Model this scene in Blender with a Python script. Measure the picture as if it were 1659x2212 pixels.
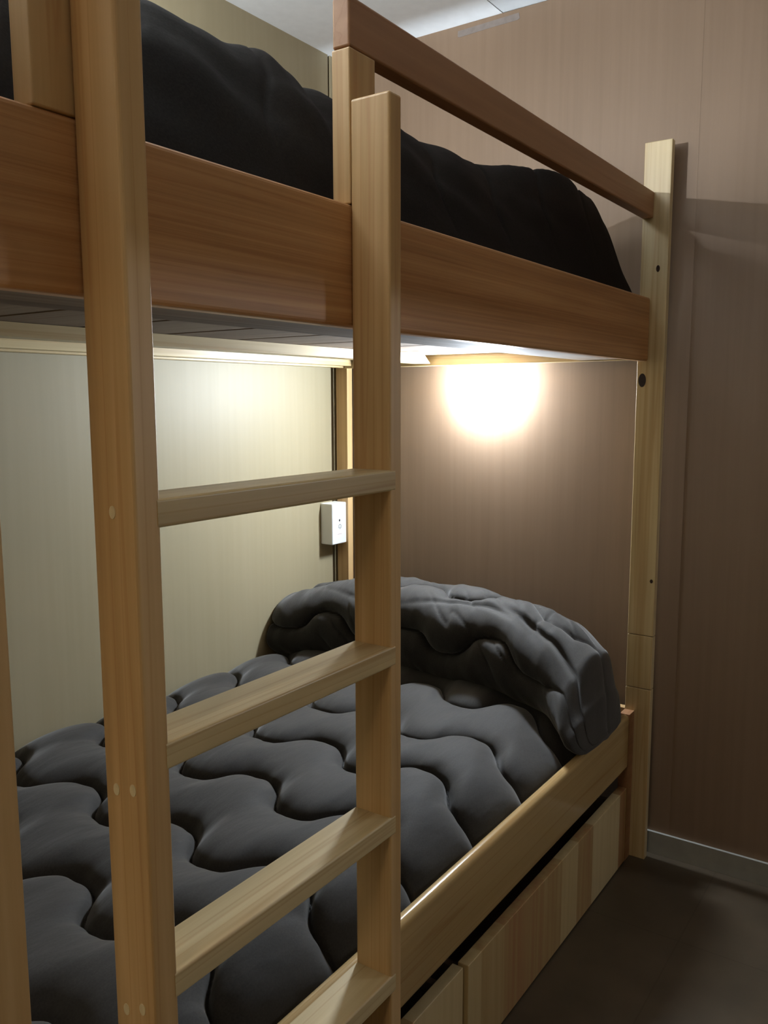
import bpy, bmesh, math, random
from mathutils import Vector, Matrix, noise

# ------------------------------------------------------------------ reset
for o in list(bpy.data.objects):
    bpy.data.objects.remove(o, do_unlink=True)
scn = bpy.context.scene
COL = scn.collection

# ------------------------------------------------------------------ camera, world, lights, exposure
cam_d = bpy.data.cameras.new('camera')
cam = bpy.data.objects.new('camera', cam_d); COL.objects.link(cam)
RIGHT = Vector((0.5661, -0.8243, -0.0025)); DOWN = Vector((-0.1091, -0.0719, -0.9914)); FWD = Vector((0.8171, 0.5616, -0.1306))
m = Matrix((RIGHT, -DOWN, -FWD)).transposed().to_4x4()
m.translation = (0, 0, 1.2)
cam.matrix_world = m
cam_d.sensor_fit = 'VERTICAL'; cam_d.sensor_height = 24.0; cam_d.lens = 24.0 * 1835.0 / 2212.0
cam_d.clip_start = 0.02
scn.camera = cam
scn.view_settings.view_transform = 'Standard'
scn.view_settings.look = 'None'
scn.view_settings.gamma = 1.0
scn.view_settings.use_curve_mapping = False
scn.view_settings.exposure = 0.0

w = bpy.data.worlds.new('world'); scn.world = w; w.use_nodes = True
w.node_tree.nodes['Background'].inputs[0].default_value = (1.0, 0.8, 0.6, 1)
w.node_tree.nodes['Background'].inputs[1].default_value = 0.0

LAMP_LOW = 600.0      # emission strength of the bunk lamps' diffusers
LAMP_OPP = 430.0
UPLIGHT = 78.0       # watts, bulb of the bowl lamp over the upper bunk
AISLE_FILL = 4.6          # watts, warm fill disk added under the aisle ceiling, behind the camera

def area(name, loc, size, power, color, direction):
    d = bpy.data.lights.new(name, 'AREA'); d.shape = 'DISK'; d.size = size; d.energy = power; d.color = color
    o = bpy.data.objects.new(name, d); COL.objects.link(o); o.location = loc
    o.rotation_euler = Vector(direction).to_track_quat('-Z', 'Y').to_euler()
    return o
area('aisle_fill_light', (-1.0, 0.22, 2.13), 0.34, AISLE_FILL, (1.0, 0.74, 0.47), (0.25, 0.1, -1))  # unseen fill added to lift ladder and board fronts, no fixture modelled
# ------------------------------------------------------------------ materials
def new_mat(name):
    mt = bpy.data.materials.new(name); mt.use_nodes = True
    nt = mt.node_tree; b = nt.nodes['Principled BSDF']
    return mt, nt, b

def mapping(nt, scale, rot=(0, 0, 0)):
    tc = nt.nodes.new('ShaderNodeTexCoord'); mp = nt.nodes.new('ShaderNodeMapping')
    mp.inputs['Scale'].default_value = scale; mp.inputs['Rotation'].default_value = rot
    nt.links.new(tc.outputs['Object'], mp.inputs['Vector'])
    return mp

def ramp(nt, stops):
    r = nt.nodes.new('ShaderNodeValToRGB')
    while len(r.color_ramp.elements) < len(stops):
        r.color_ramp.elements.new(0.5)
    for e, (p, c) in zip(r.color_ramp.elements, stops):
        e.position = p; e.color = (c[0], c[1], c[2], 1)
    return r

def wood(name, axis, dark, mid, light, fine=70.0, coarse=9.0, rough=0.42, bump=0.08, along=1.2, spec=0.5, vein=0.55):
    """wood with its grain running along the given axis"""
    mt, nt, b = new_mat(name)
    i = 'xyz'.index(axis)
    s1 = [fine] * 3; s1[i] = along * 1.6
    s2 = [coarse] * 3; s2[i] = along * 0.7
    m1 = mapping(nt, s1); m2 = mapping(nt, s2)
    n1 = nt.nodes.new('ShaderNodeTexNoise'); n1.inputs['Scale'].default_value = 1.0; n1.inputs['Detail'].default_value = 4
    n2 = nt.nodes.new('ShaderNodeTexNoise'); n2.inputs['Scale'].default_value = 1.0; n2.inputs['Detail'].default_value = 3; n2.inputs['Distortion'].default_value = 0.6
    nt.links.new(m1.outputs[0], n1.inputs['Vector']); nt.links.new(m2.outputs[0], n2.inputs['Vector'])
    mx = nt.nodes.new('ShaderNodeMath'); mx.operation = 'MULTIPLY'; mx.inputs[1].default_value = 0.42
    nt.links.new(n1.outputs['Fac'], mx.inputs[0])
    ad = nt.nodes.new('ShaderNodeMath'); ad.operation = 'MULTIPLY_ADD'; ad.inputs[1].default_value = 0.58
    nt.links.new(n2.outputs['Fac'], ad.inputs[0]); nt.links.new(mx.outputs[0], ad.inputs[2])
    r = ramp(nt, [(0.34, dark), (0.5, mid), (0.66, light)])
    nt.links.new(ad.outputs[0], r.inputs['Fac'])
    # sparse darker growth-ring veins
    s3 = [coarse * 3.2] * 3; s3[i] = along * 0.45
    m3 = mapping(nt, s3); m3.inputs['Location'].default_value = (3.1, 1.7, 5.3)
    n3 = nt.nodes.new('ShaderNodeTexNoise'); n3.inputs['Scale'].default_value = 1.0; n3.inputs['Detail'].default_value = 1.5; n3.inputs['Distortion'].default_value = 0.8
    nt.links.new(m3.outputs[0], n3.inputs['Vector'])
    v = ramp(nt, [(0.47, (1, 1, 1)), (0.50, (0.80, 0.66, 0.56)), (0.53, (1, 1, 1))])
    nt.links.new(n3.outputs['Fac'], v.inputs['Fac'])
    mm = nt.nodes.new('ShaderNodeMix'); mm.data_type = 'RGBA'; mm.blend_type = 'MULTIPLY'; mm.inputs[0].default_value = vein
    nt.links.new(r.outputs['Color'], mm.inputs[6]); nt.links.new(v.outputs['Color'], mm.inputs[7])
    nt.links.new(mm.outputs[2], b.inputs['Base Color'])
    b.inputs['Roughness'].default_value = rough
    b.inputs['Specular IOR Level'].default_value = spec
    bp = nt.nodes.new('ShaderNodeBump'); bp.inputs['Strength'].default_value = bump; bp.inputs['Distance'].default_value = 0.002
    nt.links.new(n1.outputs['Fac'], bp.inputs['Height']); nt.links.new(bp.outputs[0], b.inputs['Normal'])
    return mt

def plain(name, col, rough=0.6, spec=0.3, noise_amt=0.0, scale=40.0, metallic=0.0):
    mt, nt, b = new_mat(name)
    b.inputs['Roughness'].default_value = rough; b.inputs['Specular IOR Level'].default_value = spec
    b.inputs['Metallic'].default_value = metallic
    mp = mapping(nt, (scale,) * 3); n = nt.nodes.new('ShaderNodeTexNoise'); n.inputs['Scale'].default_value = 1.0
    nt.links.new(mp.outputs[0], n.inputs['Vector'])
    lo = [c * (1 - noise_amt) for c in col]; hi = [c * (1 + noise_amt) for c in col]
    r = ramp(nt, [(0.3, lo), (0.7, hi)])
    nt.links.new(n.outputs['Fac'], r.inputs['Fac']); nt.links.new(r.outputs['Color'], b.inputs['Base Color'])
    return mt

PINE = ((0.45, 0.275, 0.115), (0.58, 0.38, 0.175), (0.70, 0.49, 0.25))
PALE = ((0.46, 0.34, 0.175), (0.60, 0.475, 0.26), (0.72, 0.60, 0.36))
CEDAR = ((0.36, 0.175, 0.065), (0.50, 0.26, 0.105), (0.62, 0.35, 0.155))
M = {}
for ax in 'xyz':
    M['pine_' + ax] = wood('pine_' + ax, ax, *PINE)
    M['pale_' + ax] = wood('pale_pine_' + ax, ax, *PALE, rough=0.36, vein=0.6)
M['cedar_x'] = wood('reddish_board', 'x', *CEDAR, fine=210.0, coarse=26.0, rough=0.45, bump=0.12)
M['rail_x'] = wood('rail_wood', 'x', (0.30, 0.145, 0.07), (0.36, 0.185, 0.09), (0.42, 0.225, 0.115), rough=0.45)
M['varnish_x'] = wood('varnished_rail', 'x', (0.42, 0.28, 0.12), (0.48, 0.33, 0.15), (0.54, 0.38, 0.18), rough=0.15, bump=0.02, spec=0.7)
M['ply_x'] = wood('underside_plywood', 'x', (0.17, 0.12, 0.085), (0.24, 0.18, 0.13), (0.31, 0.24, 0.18), rough=0.8, coarse=16, spec=0.15)
M['slat_y'] = wood('slat_wood', 'y', (0.20, 0.145, 0.10), (0.27, 0.20, 0.14), (0.33, 0.255, 0.18), rough=0.8, spec=0.15)
M['dowel'] = plain('dowel_end', (0.72, 0.62, 0.40), 0.5, 0.3, 0.08, 90)
M['knot'] = plain('knot_wood', (0.035, 0.018, 0.012), 0.7, 0.2, 0.3, 200)
M['knot_dark'] = plain('dark_knob', (0.03, 0.022, 0.022), 0.5, 0.3, 0.2, 80)
M['groove'] = plain('groove_shadow_gap', (0.06, 0.035, 0.02), 0.8, 0.1)

def panel_mat(name, cols, rough=0.5):
    """printed veneer wall panel, faint vertical grain"""
    mt, nt, b = new_mat(name)
    m1 = mapping(nt, (70, 70, 2.0)); m2 = mapping(nt, (5, 5, 1.2))
    n1 = nt.nodes.new('ShaderNodeTexNoise'); n1.inputs['Scale'].default_value = 1.0; n1.inputs['Detail'].default_value = 5
    n2 = nt.nodes.new('ShaderNodeTexNoise'); n2.inputs['Scale'].default_value = 1.0
    nt.links.new(m1.outputs[0], n1.inputs['Vector']); nt.links.new(m2.outputs[0], n2.inputs['Vector'])
    ad = nt.nodes.new('ShaderNodeMath'); ad.operation = 'ADD'
    nt.links.new(n1.outputs['Fac'], ad.inputs[0]); nt.links.new(n2.outputs['Fac'], ad.inputs[1])
    r = ramp(nt, [(0.7, cols[0]), (1.0, cols[1])])
    r.color_ramp.elements[0].position = 0.35; r.color_ramp.elements[1].position = 0.65
    dv = nt.nodes.new('ShaderNodeMath'); dv.operation = 'MULTIPLY'; dv.inputs[1].default_value = 0.5
    nt.links.new(ad.outputs[0], dv.inputs[0]); nt.links.new(dv.outputs[0], r.inputs['Fac'])
    nt.links.new(r.outputs['Color'], b.inputs['Base Color'])
    b.inputs['Roughness'].default_value = rough; b.inputs['Specular IOR Level'].default_value = 0.3
    return mt
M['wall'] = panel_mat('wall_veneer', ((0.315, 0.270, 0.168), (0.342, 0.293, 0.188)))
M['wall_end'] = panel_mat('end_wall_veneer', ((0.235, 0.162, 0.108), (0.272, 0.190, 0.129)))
M['ceiling'] = plain('ceiling_white', (0.84, 0.87, 0.89), 0.8, 0.1, 0.02)
M['ceiling_grey'] = plain('ceiling_grey', (0.66, 0.69, 0.71), 0.8, 0.1, 0.02)
M['white'] = plain('white_plastic', (0.82, 0.84, 0.84), 0.35, 0.5, 0.01)
M['black'] = plain('black_plastic', (0.02, 0.02, 0.022), 0.4, 0.5)
M['print'] = plain('grey_print', (0.30, 0.33, 0.34), 0.6, 0.2)
M['print_red'] = plain('pink_print', (0.55, 0.36, 0.36), 0.6, 0.2)
M['tape'] = plain('masking_tape', (0.25, 0.215, 0.195), 0.6, 0.2, 0.08, 60)
M['base'] = plain('baseboard_grey', (0.33, 0.33, 0.30), 0.5, 0.4, 0.06, 30)
M['metal'] = plain('brushed_metal', (0.5, 0.5, 0.5), 0.35, 0.5, 0.05, 60, 1.0)

def floor_mat():
    mt, nt, b = new_mat('vinyl_floor')
    mp = mapping(nt, (1, 1, 1))
    br = nt.nodes.new('ShaderNodeTexBrick')
    br.offset = 0.0; br.inputs['Scale'].default_value = 2.2; br.inputs['Brick Width'].default_value = 1.0; br.inputs['Row Height'].default_value = 1.0
    br.inputs['Mortar Size'].default_value = 0.004
    br.inputs['Color1'].default_value = (0.072, 0.055, 0.036, 1); br.inputs['Color2'].default_value = (0.080, 0.061, 0.041, 1); br.inputs['Mortar'].default_value = (0.058, 0.044, 0.029, 1)
    nt.links.new(mp.outputs[0], br.inputs['Vector'])
    n = nt.nodes.new('ShaderNodeTexNoise'); n.inputs['Scale'].default_value = 9; n.inputs['Detail'].default_value = 5
    nt.links.new(mp.outputs[0], n.inputs['Vector'])
    mx = nt.nodes.new('ShaderNodeMix'); mx.data_type = 'RGBA'; mx.blend_type = 'MULTIPLY'; mx.inputs[0].default_value = 0.6
    r = ramp(nt, [(0.3, (0.7, 0.7, 0.7)), (0.7, (1.25, 1.22, 1.2))])
    nt.links.new(n.outputs['Fac'], r.inputs['Fac'])
    nt.links.new(br.outputs['Color'], mx.inputs[6]); nt.links.new(r.outputs['Color'], mx.inputs[7])
    nt.links.new(mx.outputs[2], b.inputs['Base Color'])
    b.inputs['Roughness'].default_value = 0.38
    return mt
M['floor'] = floor_mat()

def stave_mat():
    """drawer front glued up of vertical staves"""
    mt, nt, b = new_mat('drawer_staves')
    tc = nt.nodes.new('ShaderNodeTexCoord'); sp = nt.nodes.new('ShaderNodeSeparateXYZ')
    nt.links.new(tc.outputs['Object'], sp.inputs[0])
    d = nt.nodes.new('ShaderNodeMath'); d.operation = 'DIVIDE'; d.inputs[1].default_value = 0.093
    fl = nt.nodes.new('ShaderNodeMath'); fl.operation = 'FLOOR'
    wn = nt.nodes.new('ShaderNodeTexWhiteNoise'); wn.noise_dimensions = '1D'
    nt.links.new(sp.outputs['X'], d.inputs[0]); nt.links.new(d.outputs[0], fl.inputs[0]); nt.links.new(fl.outputs[0], wn.inputs['W'])
    m1 = mapping(nt, (60, 60, 2.2)); n1 = nt.nodes.new('ShaderNodeTexNoise'); n1.inputs['Scale'].default_value = 1.0; n1.inputs['Detail'].default_value = 4
    nt.links.new(m1.outputs[0], n1.inputs['Vector'])
    ad = nt.nodes.new('ShaderNodeMath'); ad.operation = 'MULTIPLY_ADD'; ad.inputs[1].default_value = 0.45
    sb = nt.nodes.new('ShaderNodeMath'); sb.operation = 'MULTIPLY'; sb.inputs[1].default_value = 0.55
    nt.links.new(wn.outputs['Value'], sb.inputs[0]); nt.links.new(n1.outputs['Fac'], ad.inputs[0]); nt.links.new(sb.outputs[0], ad.inputs[2])
    r = ramp(nt, [(0.14, (0.40, 0.19, 0.09)), (0.32, (0.46, 0.31, 0.14)), (0.5, (0.56, 0.42, 0.21)), (0.75, (0.66, 0.52, 0.29))])
    nt.links.new(ad.outputs[0], r.inputs['Fac']); nt.links.new(r.outputs['Color'], b.inputs['Base Color'])
    b.inputs['Roughness'].default_value = 0.45
    return mt
M['staves'] = stave_mat()

def fabric(name, lo, hi, sheen=0.12, spec=0.2):
    mt, nt, b = new_mat(name)
    m1 = mapping(nt, (350, 350, 350)); n1 = nt.nodes.new('ShaderNodeTexNoise'); n1.inputs['Scale'].default_value = 1.0
    m2 = mapping(nt, (14, 45, 20)); n2 = nt.nodes.new('ShaderNodeTexNoise'); n2.inputs['Scale'].default_value = 1.0; n2.inputs['Detail'].default_value = 3
    nt.links.new(m1.outputs[0], n1.inputs['Vector']); nt.links.new(m2.outputs[0], n2.inputs['Vector'])
    r = ramp(nt, [(0.3, lo), (0.7, hi)]); nt.links.new(n1.outputs['Fac'], r.inputs['Fac'])
    nt.links.new(r.outputs['Color'], b.inputs['Base Color'])
    b.inputs['Roughness'].default_value = 0.75; b.inputs['Specular IOR Level'].default_value = spec
    b.inputs['Sheen Weight'].default_value = sheen; b.inputs['Sheen Roughness'].default_value = 0.5
    bp = nt.nodes.new('ShaderNodeBump'); bp.inputs['Strength'].default_value = 0.35; bp.inputs['Distance'].default_value = 0.004
    nt.links.new(n2.outputs['Fac'], bp.inputs['Height']); nt.links.new(bp.outputs[0], b.inputs['Normal'])
    return mt
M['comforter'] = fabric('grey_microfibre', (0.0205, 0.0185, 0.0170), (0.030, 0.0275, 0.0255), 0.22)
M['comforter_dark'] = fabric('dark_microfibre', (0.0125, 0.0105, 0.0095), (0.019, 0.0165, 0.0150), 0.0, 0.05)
M['mattress'] = fabric('mattress_ticking', (0.10, 0.10, 0.11), (0.15, 0.15, 0.16))

def emit(name, col, strength):
    mt, nt, b = new_mat(name)
    b.inputs['Base Color'].default_value = (0.9, 0.9, 0.9, 1)
    b.inputs['Emission Color'].default_value = (*col, 1); b.inputs['Emission Strength'].default_value = strength
    return mt
M['glow'] = emit('lamp_diffuser', (0.80, 0.90, 1.0), LAMP_LOW)
M['glow_opp'] = emit('lamp_diffuser_across', (0.84, 0.92, 1.0), LAMP_OPP)

# ------------------------------------------------------------------ builders
FLIP = [1.0, 0.0]          # y -> s*y + c, used for the bunk across the aisle
def fy(y): return FLIP[0] * y + FLIP[1]

def link_mesh(name, bm, mat, parent=None, smooth=False):
    bmesh.ops.recalc_face_normals(bm, faces=bm.faces)
    me = bpy.data.meshes.new(name); 
    if parent is not None:
        inv = Vector(parent.location)
        for v in bm.verts: v.co -= inv
    bm.to_mesh(me); bm.free()
    me.materials.append(M[mat] if isinstance(mat, str) else mat)
    if smooth:
        for p in me.polygons: p.use_smooth = True
    o = bpy.data.objects.new(name, me); COL.objects.link(o)
    if parent is not None: o.parent = parent
    return o

def link_sub(name, bm, mat, parent, root, smooth=False):
    """a sub-part: parented to a part whose own parent is root (parts sit at the root's origin)"""
    inv = Vector(root.location)
    for v in bm.verts: v.co -= inv
    o = link_mesh(name, bm, mat, None, smooth); o.parent = parent
    return o

def add_box(bm, x0, x1, y0, y1, z0, z1, bev=0.0, seg=3):
    y0, y1 = sorted((fy(y0), fy(y1)))
    vs = [bm.verts.new(p) for p in ((x0, y0, z0), (x1, y0, z0), (x1, y1, z0), (x0, y1, z0), (x0, y0, z1), (x1, y0, z1), (x1, y1, z1), (x0, y1, z1))]
    fs = [bm.faces.new([vs[i] for i in q]) for q in ((0, 3, 2, 1), (4, 5, 6, 7), (0, 1, 5, 4), (1, 2, 6, 5), (2, 3, 7, 6), (3, 0, 4, 7))]
    if bev > 0:
        es = set(e for f in fs for e in f.edges)
        bmesh.ops.bevel(bm, geom=list(es), offset=bev, segments=seg, profile=0.5, affect='EDGES')

def box(name, x0, x1, y0, y1, z0, z1, mat, parent=None, bev=0.0015, seg=3):
    bm = bmesh.new(); add_box(bm, x0, x1, y0, y1, z0, z1, bev, seg)
    return link_mesh(name, bm, mat, parent)

def props(o, label, cat, group=None):
    o['label'] = label; o['category'] = cat
    if group: o['group'] = group
    return o

def thing(name, loc, label, cat, group=None):
    o = bpy.data.objects.new(name, None); COL.objects.link(o); o.location = loc
    o.empty_display_size = 0.1
    return props(o, label, cat, group)

def struct(o):
    o['kind'] = 'structure'; return o

def disc(name, c, axis, r1, r2, depth, mat, parent, root=None, seg=24):
    """flat oval plug whose face looks along -x ('x') or -y ('y')"""
    bm = bmesh.new()
    ring0, ring1 = [], []
    for i in range(seg):
        a = 2 * math.pi * i / seg
        u, v = r1 * math.cos(a), r2 * math.sin(a)
        if axis == 'x':
            p0 = (c[0], fy(c[1] + u), c[2] + v); p1 = (c[0] + depth, fy(c[1] + u), c[2] + v)
        else:
            p0 = (c[0] + u, fy(c[1]), c[2] + v); p1 = (c[0] + u, fy(c[1] + depth), c[2] + v)
        ring0.append(bm.verts.new(p0)); ring1.append(bm.verts.new(p1))
    bm.faces.new(ring0); bm.faces.new(ring1[::-1])
    for i in range(seg):
        bm.faces.new((ring0[i], ring0[(i + 1) % seg], ring1[(i + 1) % seg], ring1[i]))
    if root is not None: return link_sub(name, bm, mat, parent, root)
    return link_mesh(name, bm, mat, parent)

# ------------------------------------------------------------------ the room
XE, YB, ZC = 2.166, 1.6535, 2.218
XN, YR = -1.9, -1.2905
struct(box('floor', XN - .1, XE + .1, YR - .1, YB + .1, -0.05, 0, 'floor', bev=0))
bm = bmesh.new(); add_box(bm, XN - .1, XE + .1, 1.1025, YB + .1, ZC, ZC + .04, 0)
struct(link_mesh('ceiling', bm, 'ceiling'))
bm = bmesh.new(); add_box(bm, XN - .1, XE + .1, YR - .1, 1.1005, ZC + 0.001, ZC + .04, 0)
struct(link_mesh('ceiling', bm, 'ceiling_grey'))
struct(box('trim_1', XN - .1, XE + .1, 1.095, 1.108, ZC + 0.012, ZC + 0.05, 'groove', bev=0))
# end wall in vertical sheets with hairline joints
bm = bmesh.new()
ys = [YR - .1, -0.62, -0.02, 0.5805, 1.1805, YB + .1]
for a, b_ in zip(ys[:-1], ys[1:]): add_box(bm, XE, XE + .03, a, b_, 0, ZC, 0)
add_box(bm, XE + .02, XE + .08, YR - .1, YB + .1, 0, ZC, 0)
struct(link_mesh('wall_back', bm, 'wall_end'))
struct(box('trim_4', XE - 0.0005, XE, 0.5785, 0.5830, 0.06, ZC, 'wall_end', bev=0))
# long wall beside the bed: sheet, dark joint, corner strip
bm = bmesh.new()
add_box(bm, XN - .1, 2.1155, YB, YB + .03, 0, ZC, 0)
struct(link_mesh('wall_left', bm, 'wall'))
struct(box('trim_2', 2.1155, XE + .02, YB + .008, YB + .03, 0, ZC, 'groove', bev=0))
struct(box('trim_3', 2.1255, XE, YB - 0.002, YB + .01, 0, ZC, 'wall', bev=0.0005))
struct(box('wall_right', XN - .1, XE + .05, YR - .05, YR, 0, ZC, 'wall', bev=0))
struct(box('wall_front', XN - .05, XN, YR - .05, YB + .05, 0, ZC, 'wall', bev=0))
struct(box('baseboard_back', XE - 0.008, XE, YR, YB, 0, 0.060, 'base', bev=0.0006))

# ------------------------------------------------------------------ bunk bed
def bunk(across=False):
    lab = ('second pine bunk bed on the other side of the aisle, facing the first' if across else
           'pine bunk bed against the panelled walls with broad reddish upper board and varnished lower rail')
    root = thing('bunk_bed', (1.25, fy(1.15), 0), lab, 'bunk bed')
    P = root
    # four corner posts
    front = []
    for x0, x1 in ((2.1128, 2.1333), (0.3175, 0.376)):
        bm = bmesh.new()
        # a post in stacked lengths: butt joints show as hairlines
        for z0, z1 in ((0, 0.4610), (0.4627, 0.6010), (0.6027, 1.809)):
            add_box(bm, x0, x1, 0.625, 0.6905, z0, z1, 0.0014)
        add_box(bm, x0 + .007, x1 - .007, 0.632, 0.6835, 0.01, 1.79, 0)
        p = link_mesh('corner_post', bm, 'pale_z' if x0 > 2 else 'pine_z', P)
        p['label'] = 'pale post with hairline joints and dark knots' if x0 > 2 else 'pale post at the foot of the ladder side'
        front.append(p)
    for x0, x1 in ((2.128, 2.1545), (0.3175, 0.376)):
        box('corner_post', x0, x1, 1.600, 1.6435, 0, 1.809, 'pine_z', P)
    if not across:
        disc('knot', (2.1122, 0.648, 1.513), 'x', 0.0045, 0.008, .001, 'knot', front[0], root)
        disc('knot', (2.1120, 0.6765, 1.247), 'x', 0.0092, 0.0165, .001, 'knot_dark', front[0], root)
        disc('knot', (2.1122, 0.6345, 0.745), 'x', 0.0038, 0.005, .001, 'knot', front[0], root)
    # boards and rails
    b = box('upper_side_board', 0.376, 2.1127, 0.6633, 0.6885, 1.2928, 1.4455, 'cedar_x', P, bev=0.0055)
    b['label'] = 'broad reddish brown side board'
    box('lower_side_rail', 0.376, 2.075, 0.6633, 0.6885, 0.257, 0.402, 'varnish_x', P, bev=0.0115, seg=14)['label'] = 'glossy varnished rail'
    box('rail_end_block', 2.0755, 2.1127, 0.6650, 0.6905, 0.0, 0.400, 'rail_x', P, bev=0.001)
    box('rear_board', 0.376, 2.128, 1.602, 1.626, 1.2985, 1.4455, 'pale_x', P)
    box('lower_rear_rail', 0.376, 2.128, 1.615, 1.640, 0.257, 0.402, 'pine_x', P)
    box('end_board', 2.1135, 2.1345, 0.6910, 1.5995, 1.297, 1.4455, 'pale_y', P)
    box('end_board', 0.330, 0.352, 0.6910, 1.5995, 1.297, 1.4455, 'pine_y', P)
    box('lower_end_board', 0.330, 0.352, 0.6910, 1.5995, 0.257, 0.402, 'pine_y', P)
    box('lower_end_board', 2.1135, 2.1345, 0.6910, 1.5995, 0.257, 0.402, 'pine_y', P)
    box('slat_ledger', 0.370, 2.1120, 0.6890, 0.838, 1.300, 1.318, 'ply_x', P)
    # square-cut rear ledger with its far end cut on a slant
    bm = bmesh.new()
    add_box(bm, 0.370, 2.104, 1.285, 1.335, 1.3035, 1.3265, 0)
    for v in bm.verts:
        if v.co.x > 2 and v.co.z > 1.32: v.co.x -= 0.03
    link_mesh('slat_ledger', bm, 'pale_x', P)
    box('slat_ledger', 0.370, 2.1120, 1.570, 1.6018, 1.3035, 1.3265, 'pale_x', P)
    # slats of both bunks
    rnd = random.Random(4)
    nsl = 9
    for k in range(nsl):
        x0 = 0.372 + k * 0.1935
        bm = bmesh.new(); add_box(bm, x0, x0 + 0.182, 0.6895, 1.6010, 1.3272, 1.3440, 0.0012)
        link_mesh('slat', bm, 'slat_y', P)
        bm = bmesh.new(); add_box(bm, x0, x0 + 0.11, 0.6895, 1.6140, 0.285, 0.300, 0.001)
        link_mesh('lower_slat', bm, 'slat_y', P)
    # guard: posts standing on the board, rails on top, gap for the ladder
    gp = [(0.8925, 0.9480), (0.4503, 0.5060)]
    for x0, x1 in gp:
        box('guard_post', x0, x1, 0.6633, 0.6915, 1.4457, 1.6325, 'pine_z', P, bev=0.002)
    box('guard_rail', 0.8925, 2.1127, 0.6633, 0.6900, 1.6328, 1.6930, 'rail_x', P, bev=0.003)
    box('guard_rail', 0.3760, 0.5060, 0.6633, 0.6900, 1.6328, 1.6930, 'rail_x', P, bev=0.003)
    # lower bunk bearers on the floor, behind the drawers
    return root

def lamp(mat, label, zc, hz=0.040, dp=0.034):
    """oval bulkhead lamp screwed to the end wall just below the end board"""
    yc, x0 = 1.128, XE - 0.0002
    root = thing('bunk_lamp', (x0, fy(yc), zc), label, 'lamp')
    seg = 40
    def ringf(bm, x, a, b): return [bm.verts.new((x, fy(yc + a * math.cos(2 * math.pi * i / seg)), zc + b * math.sin(2 * math.pi * i / seg))) for i in range(seg)]
    def skin(bm, rings):
        for r0, r1 in zip(rings[:-1], rings[1:]):
            for i in range(seg): bm.faces.new((r0[i], r0[(i + 1) % seg], r1[(i + 1) % seg], r1[i]))
    bm = bmesh.new()
    rings = [ringf(bm, *p) for p in [(x0, .076, hz * .9), (x0 - .008, .076, hz * .9), (x0 - .012, .074, hz * .85)]]
    bm.faces.new(rings[0]); bm.faces.new(rings[-1][::-1]); skin(bm, rings)
    link_mesh('lamp_base', bm, 'white', root, True)
    bm = bmesh.new()
    rings = [ringf(bm, x0 - .0122 - dp * math.sin(t), .083 * math.cos(t) ** 0.7, hz * math.cos(t) ** 0.7) for t in [math.pi / 2 * k / 9 for k in range(9)]]
    bm.faces.new(rings[0]); skin(bm, rings)
    tip = bm.verts.new((x0 - .0122 - dp, fy(yc), zc))
    for i in range(seg): bm.faces.new((rings[-1][i], rings[-1][(i + 1) % seg], tip))
    link_mesh('diffuser', bm, mat, root, True)
    return root

# ------------------------------------------------------------------ ladder
def ladder():
    root = thing('ladder', (0.70, 0.634, 0), 'pine ladder with four flat rungs hooked on the front of the bunk bed', 'ladder')
    yf, ybk = 0.6035, 0.6625
    for x0, x1, zt in ((0.4885, 0.5185, 1.575), (0.8920, 0.9190, 1.570)):
        bm = bmesh.new()
        add_box(bm, x0, x1, yf, ybk, 0, zt, 0.0035)
        p = link_mesh('stringer', bm, 'pine_z', root)
        if x0 < 0.6:
            for (dy, z) in ((0.018, 0.838), (0.042, 0.833), (0.018, 0.614), (0.042, 0.604), (0.03, 1.10)):
                disc('dowel', (x0 - 0.0006, yf + dy, z), 'x', 0.0042, 0.006, 0.001, 'dowel', p, root)
    for zt in (1.1115, 0.8795, 0.6435, 0.4115, 0.18):
        if zt < 0.2: continue
        bm = bmesh.new()
        # rung let into the stringers: full length in front, shouldered behind
        ya, yb_, yc = yf - 0.0006, yf + 0.02, ybk - .0015
        out = [(0.5145, ya), (0.9035, ya), (0.9035, yb_), (0.8918, yb_), (0.8918, yc), (0.5188, yc), (0.5188, yb_), (0.5145, yb_)]
        lo = [bm.verts.new((x, y, zt - 0.0268)) for x, y in out]; hi = [bm.verts.new((x, y, zt)) for x, y in out]
        bm.faces.new(lo[::-1]); bm.faces.new(hi)
        for i in range(8): bm.faces.new((lo[i], lo[(i + 1) % 8], hi[(i + 1) % 8], hi[i]))
        front = [e for e in bm.edges if all(abs(v.co.y - ya) < 1e-5 for v in e.verts) and abs(e.verts[0].co.z - e.verts[1].co.z) < 1e-5]
        bmesh.ops.bevel(bm, geom=front, offset=0.003, segments=6, profile=0.5, affect='EDGES')
        link_mesh('rung', bm, 'pale_x', root)
    return root

# ------------------------------------------------------------------ drawers under the lower bunk
def drawer(x0, x1, label, ztop, back):
    root = thing('storage_drawer', ((x0 + x1) / 2, 0.9, 0), label, 'drawer', None)
    box('drawer_front', x0, x1, 0.6640 + back, 0.6860 + back, 0.004, ztop, 'staves', root, bev=0.0015)
    bm = bmesh.new()
    add_box(bm, x0 + .02, x1 - .02, 0.6865 + back, 1.35, 0.01, 0.022, 0)
    add_box(bm, x0 + .02, x0 + .034, 0.6865 + back, 1.35, 0.022, ztop - .03, 0)
    add_box(bm, x1 - .034, x1 - .02, 0.6865 + back, 1.35, 0.022, ztop - .03, 0)
    add_box(bm, x0 + .02, x1 - .02, 1.336, 1.35, 0.022, ztop - .03, 0)
    link_mesh('drawer_box', bm, 'ply_x', root)
    return root

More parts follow.
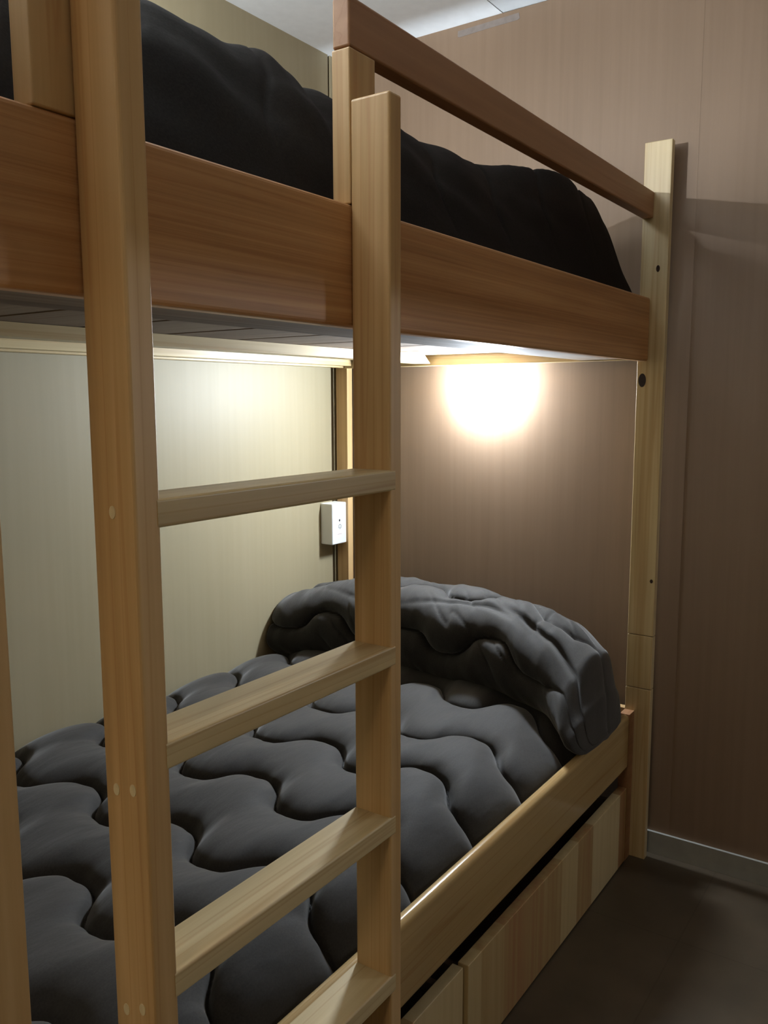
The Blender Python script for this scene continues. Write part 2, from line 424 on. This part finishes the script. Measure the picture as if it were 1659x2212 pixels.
# ------------------------------------------------------------------ quilted comforters
SP, AMP, PER = 0.2095, 0.037, 0.255
def seam(s, y, off=0.725):
    """distance to the nearest wavy stitch line and the signed phase across a channel"""
    cs = math.cos(2 * math.pi * (y - 1.10) / PER); th = math.tanh(1.5 * cs)
    line = AMP * th / 0.905
    slope = AMP / 0.905 * (1 - th * th) * 1.5 * 2 * math.pi / PER * math.sin(2 * math.pi * (y - 1.10) / PER)
    ph = (s - off - line) / SP
    fr = ph - math.floor(ph)
    d = min(fr, 1 - fr) * SP / math.sqrt(1 + slope * slope)
    return d, fr
def puff(s, y, off=0.725, h=0.032, seed=0.0):
    d, fr = seam(s, y, off)
    base = h * (0.62 * (1 - math.exp(-d / 0.017)) + 0.42 * math.sin(math.pi * fr) ** 0.8)
    # slight cross dimples between lobes of neighbouring waves
    g = math.exp(-d / 0.02)
    wr = noise.noise(Vector((s * 16 + seed, y * 42, seed))) * 0.0065 * g * min(1, d / 0.004)
    big = noise.noise(Vector((s * 4.0 + seed, y * 4.5, 3.1 + seed))) * 0.010
    fold = noise.noise(Vector((s * 9 + seed + y * 6, y * 9, 7.7))) * 0.0035
    return base + wr + big + fold - 0.010 * math.exp(-(d / 0.004) ** 2)

def smooth(a, b, t):
    t = max(0.0, min(1.0, (t - a) / (b - a))); return t * t * (3 - 2 * t)
def interp(tab, x):
    if x <= tab[0][0]: return tab[0][1]
    for (x0, v0), (x1, v1) in zip(tab[:-1], tab[1:]):
        if x <= x1:
            t = (x - x0) / (x1 - x0); t = t * t * (3 - 2 * t) * 0.5 + t * 0.5
            return v0 + (v1 - v0) * t
    return tab[-1][1]

def sheet_mesh(xa, xb, nx, ya, yb, ny, zf, thick_z):
    """closed slab with a sculpted top"""
    bm = bmesh.new(); top, bot = [], []
    for i in range(nx + 1):
        x = xa + (xb - xa) * i / nx; rt, rb = [], []
        for j in range(ny + 1):
            y = ya + (yb - ya) * j / ny
            z = zf(x, y)
            rt.append(bm.verts.new((x, fy(y), z))); 
        top.append(rt)
    for i in range(nx):
        for j in range(ny):
            bm.faces.new((top[i][j], top[i + 1][j], top[i + 1][j + 1], top[i][j + 1]))
    # skirt and underside
    per = [top[i][0] for i in range(nx + 1)] + [top[nx][j] for j in range(1, ny + 1)] + [top[i][ny] for i in range(nx - 1, -1, -1)] + [top[0][j] for j in range(ny - 1, 0, -1)]
    low = [bm.verts.new((v.co.x, v.co.y, thick_z)) for v in per]
    n = len(per)
    for k in range(n):
        bm.faces.new((per[k], per[(k + 1) % n], low[(k + 1) % n], low[k]))
    bm.faces.new(low)
    return bm

def lower_z(x, y):
    base = 0.448 + 0.006 * math.sin(3.1 * y + 2 * x) + 0.012 * smooth(1.35, 1.64, y) * 0
    z = base + puff(x, y)
    # rounds down behind the rail
    t = max(0.0, (0.870 - y) / 0.180)
    z -= 0.125 * (1 - math.sqrt(max(0.0, 1 - min(1, t) ** 2.2)))
    # rises towards the folded bundle, and rolls to its seam with the wall
    z += 0.018 * smooth(1.62, 1.95, x) 
    t2 = max(0.0, (y - 1.57) / 0.08)
    z -= 0.03 * t2 * t2
    return z

ROLL_TOP = [(0.650, 0.425), (0.675, 0.50), (0.72, 0.582), (0.80, 0.640), (0.90, 0.672), (1.05, 0.684), (1.25, 0.690), (1.45, 0.672), (1.60, 0.640), (1.648, 0.620)]
ROLL_FRONT = [(0.650, 0.165), (0.70, 0.185), (0.80, 0.175), (0.95, 0.148), (1.15, 0.128), (1.40, 0.135), (1.648, 0.165)]
def roll_mesh():
    bm = bmesh.new()
    NU, NV = 170, 260
    rings = []
    for j in range(NV + 1):
        y = 0.648 + (1.646 - 0.648) * j / NV
        top = interp(ROLL_TOP, y); fr = interp(ROLL_FRONT, y)
        bot = 0.412 + 0.03 * smooth(0.68, 0.76, y)
        xc = 1.968; zc = bot + (top - bot) * 0.5
        ring = []
        endf = min(1.0, (y - 0.648) / 0.024); endf = math.sqrt(max(0.0, 1 - (1 - endf) ** 2))
        for i in range(NU):
            a = 2 * math.pi * i / NU          # 0 = towards +x, pi/2 = up, pi = towards -x
            c, s = math.cos(a), math.sin(a)
            ax_ = 0.128 if c > 0 else fr
            k = 2.3
            r = (abs(c) ** k + abs(s) ** k) ** (-1 / k)
            px, pz = ax_ * r * c, (top - bot) * 0.5 * r * s
            # unrolled length round the bundle
            arc = a * 0.150
            p = puff(arc + 0.02 * math.sin(9 * y), y + 0.03, off=0.03, h=0.024, seed=5.0) - 0.012
            # long creases dragging over the top, front to back
            cr = 0.002 - 0.013 * math.exp(-abs(noise.noise(Vector((arc * 4, y * 13 + arc * 8, 2.0)))) * 22) * max(0, noise.noise(Vector((arc * 6, y * 6, 8.0))) + 0.10) + noise.noise(Vector((arc * 9, y * 24 + arc * 12, 5.0))) * 0.004
            cr += -0.012 * math.exp(-((arc - 0.335 - 0.03 * math.sin(11 * y)) / 0.010) ** 2) * smooth(1.6, 1.2, y) * smooth(0.66, 0.8, y) * (0.55 + 0.45 * math.sin(14 * y))
            # deep fold line running down the near end of the bundle
            cr -= 0.022 * math.exp(-((arc - 0.30 - 0.25 * (0.90 - y)) / 0.013) ** 2) * smooth(0.98, 0.86, y)
            cr -= 0.0 * math.exp(-((arc - 0.42 - 0.12 * (0.90 - y)) / 0.011) ** 2) * smooth(0.90, 0.80, y)
            d = (p * (0.45 + 0.55 * smooth(0.72, 0.98, y)) + cr) * (1.0 if c < 0.3 else 0.35)
            L = math.hypot(px, pz)
            q = (L + d) / L * (0.50 + 0.50 * endf)
            X = xc + px * q; Z = zc + pz * q
            X = min(X, 2.105)
            # base creeps forward over the near end
            X -= 0.10 * smooth(0.84, 0.66, y) * smooth(0.62, 0.42, Z)
            ring.append(bm.verts.new((X, fy(y), Z)))
        rings.append(ring)
    for r0, r1 in zip(rings[:-1], rings[1:]):
        for i in range(NU): bm.faces.new((r0[i], r0[(i + 1) % NU], r1[(i + 1) % NU], r1[i]))
    bm.faces.new(rings[0]); bm.faces.new(rings[-1][::-1])
    return bm

UP_TOP = [(0.40, 1.672), (0.56, 1.676), (0.73, 1.674), (0.782, 1.664), (0.846, 1.668), (0.93, 1.684), (0.965, 1.672), (0.99, 1.652), (1.095, 1.664), (1.2, 1.672), (1.297, 1.664), (1.44, 1.660), (1.56, 1.668), (1.70, 1.690), (1.85, 1.690), (1.98, 1.672), (2.04, 1.640), (2.09, 1.585), (2.108, 1.56)]
def upper_z(x, y):
    ct = interp(UP_TOP, x)
    yc = 0.85 - 0.07 * smooth(1.5, 1.9, x)
    if y < yc:
        t = (yc - y) / (yc - 0.695)
        z = 1.43 + (ct - 1.43) * max(0.0, 1 - t ** 1.6)
    else:
        z = ct - 0.10 * smooth(yc, yc + 0.30, y)
    f = noise.noise(Vector((x * 5 + 2, y * 7, 1.3))) * 0.007 + noise.noise(Vector((x * 13 - y * 8, y * 9 + x * 5, 4.3))) * 0.008 + 0.012 * noise.noise(Vector((x * 7 + z * 12, y * 11, 0.3))) * smooth(ct - .02, ct - .08, z)
    e = smooth(0.70, 0.76, y)
    z += (f + 0.5 * (puff(x, y, off=0.66, h=0.016, seed=9) - 0.016)) * e
    return z

# ================================================================== objects
bunk()
ladder()
lamp('glow', 'lit oval lamp glaring white on the end wall under the upper bunk', 1.246)
drawer(0.52, 1.219, 'storage drawer half hidden behind the ladder, nearer of the two under the bed', 0.205, 0.006)
drawer(1.227, 2.070, 'long storage drawer with striped wooden front, beside the end wall', 0.205, 0.0)

# lower mattress and comforter
t = box('mattress', 0.379, 2.110, 0.6915, 1.612, 0.3005, 0.372, 'mattress', bev=0.015)
props(t, 'thin mattress under the grey quilted comforter on the lower bunk', 'mattress')
bm = sheet_mesh(0.379, 2.04, 470, 0.6905, 1.650, 270, lower_z, 0.3725)
root = thing('comforter', (1.2, 1.15, 0.3725), 'grey quilted comforter with wavy stitching spread over the lower bunk and bunched at its end', 'comforter')
link_mesh('quilted_sheet', bm, 'comforter', root, True)
link_mesh('folded_end', roll_mesh(), 'comforter', root, True)

# upper mattress and comforter
t = box('mattress', 0.379, 2.110, 0.6915, 1.600, 1.3445, 1.425, 'mattress', bev=0.012)
props(t, 'mattress on the slats of the upper bunk, under the black comforter', 'mattress')
bm = sheet_mesh(0.379, 2.109, 330, 0.6930, 1.636, 180, upper_z, 1.4255)
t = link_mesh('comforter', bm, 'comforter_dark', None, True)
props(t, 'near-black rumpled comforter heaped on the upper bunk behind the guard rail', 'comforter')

# outlet box in the corner
root = thing('outlet_box', (2.092, 1.653, 0.817), 'small white socket box on the wall panel in the corner behind the ladder', 'outlet box')
bm = bmesh.new(); add_box(bm, 2.055, 2.1265, 1.6055, 1.6530, 0.753, 0.882, 0.0035)
link_mesh('housing', bm, 'white', root)
disc('button_hole', (2.0905, 1.6052, 0.8275), 'y', 0.0036, 0.0040, 0.0008, 'black', root)
# grey printed symbol: a dome over a line, and a faint line of print beneath
bm = bmesh.new()
for i in range(10):
    a0, a1 = math.pi * i / 10, math.pi * (i + 1) / 10
    pts = []
    for r, a in ((0.0075, a0), (0.0075, a1), (0.0052, a1), (0.0052, a0)):
        pts.append((2.092 + r * math.cos(a), 0.8075 + r * math.sin(a) * 1.1))
    v = [bm.verts.new((p[0], 1.6051, p[1])) for p in pts] + [bm.verts.new((p[0], 1.6057, p[1])) for p in pts]
    for q in ((0, 1, 2, 3), (7, 6, 5, 4), (0, 4, 5, 1), (1, 5, 6, 2), (2, 6, 7, 3), (3, 7, 4, 0)): bm.faces.new([v[k] for k in q])
add_box(bm, 2.0835, 2.1005, 1.6051, 1.6057, 0.8040, 0.8062, 0)
add_box(bm, 2.0880, 2.0965, 1.6051, 1.6057, 0.8005, 0.8025, 0)
link_mesh('symbol', bm, 'print', root)
bm = bmesh.new()
for k in range(6): add_box(bm, 2.081 + k * 0.0034, 2.0832 + k * 0.0034, 1.6051, 1.6057, 0.7835, 0.7848, 0)
link_mesh('print_line', bm, 'print_red', root)

# strip of tape under the ceiling
bm = bmesh.new()
prof = [(1.052, 2.1935), (1.058, 2.1905), (1.15, 2.1895), (1.232, 2.187), (1.238, 2.189), (1.2375, 2.2035), (1.15, 2.2055), (1.054, 2.2075)]
f0 = [bm.verts.new((XE - 0.0012, y, z)) for y, z in prof]; f1 = [bm.verts.new((XE - 0.0001, y, z)) for y, z in prof]
bm.faces.new(f0); bm.faces.new(f1[::-1])
for i in range(len(prof)): bm.faces.new((f0[i], f0[(i + 1) % len(prof)], f1[(i + 1) % len(prof)], f1[i]))
props(link_mesh('tape_strip', bm, 'tape'), 'short strip of greyish tape on the end wall just under the ceiling', 'tape')

# bowl lamp over the foot of the upper bunk (left of the frame): opaque bowl, light goes up and out
root = thing('bowl_lamp', (0.50, 1.64, 1.80), 'opaque bowl lamp on the long wall above the upper bunk', 'lamp')
bm = bmesh.new(); seg = 36
bx, by, bz = 0.50, 1.30, 1.80
prof = [(0.0, -0.075), (0.05, -0.070), (0.11, -0.045), (0.15, 0.0), (0.146, 0.0), (0.106, -0.041), (0.05, -0.065), (0.0, -0.069)]
rr = []
for r, z in prof:
    rr.append([bm.verts.new((bx + r * math.cos(2 * math.pi * i / seg), by + r * math.sin(2 * math.pi * i / seg), bz + z)) for i in range(seg)] if r > 0 else bm.verts.new((bx, by, bz + z)))
for a, b_ in zip(rr[:-1], rr[1:]):
    for i in range(seg):
        k = (i + 1) % seg
        if not isinstance(a, list): bm.faces.new((a, b_[k], b_[i]))
        elif not isinstance(b_, list): bm.faces.new((a[i], a[k], b_))
        else: bm.faces.new((a[i], a[k], b_[k], b_[i]))
link_mesh('bowl', bm, 'metal', root, True)
box('bracket', bx - .01, bx + .01, by + 0.05, 1.653, bz - 0.085, bz - 0.065, 'metal', root)
d = bpy.data.lights.new('bulb', 'POINT'); d.energy = UPLIGHT; d.color = (0.95, 0.98, 1.0); d.shadow_soft_size = 0.016
o = bpy.data.objects.new('bulb', d); COL.objects.link(o); o.parent = root; o.location = (bx - 0.50, by - 1.64, 0.011)

# the bunk across the aisle, behind the camera
FLIP[0], FLIP[1] = -1.0, 0.363
bunk(across=True)
lamp('glow_opp', 'lit oval lamp under the upper bunk across the aisle', 1.275, 0.011, 0.018)
t = box('mattress', 0.379, 2.110, 0.6915, 1.600, 1.3445, 1.425, 'mattress', bev=0.012)
props(t, 'mattress on the upper slats of the bunk across the aisle', 'mattress')
t = box('mattress', 0.379, 2.110, 0.6915, 1.612, 0.3005, 0.40, 'mattress', bev=0.012)
props(t, 'mattress on the lower slats of the bunk across the aisle', 'mattress')
FLIP[0], FLIP[1] = 1.0, 0.0
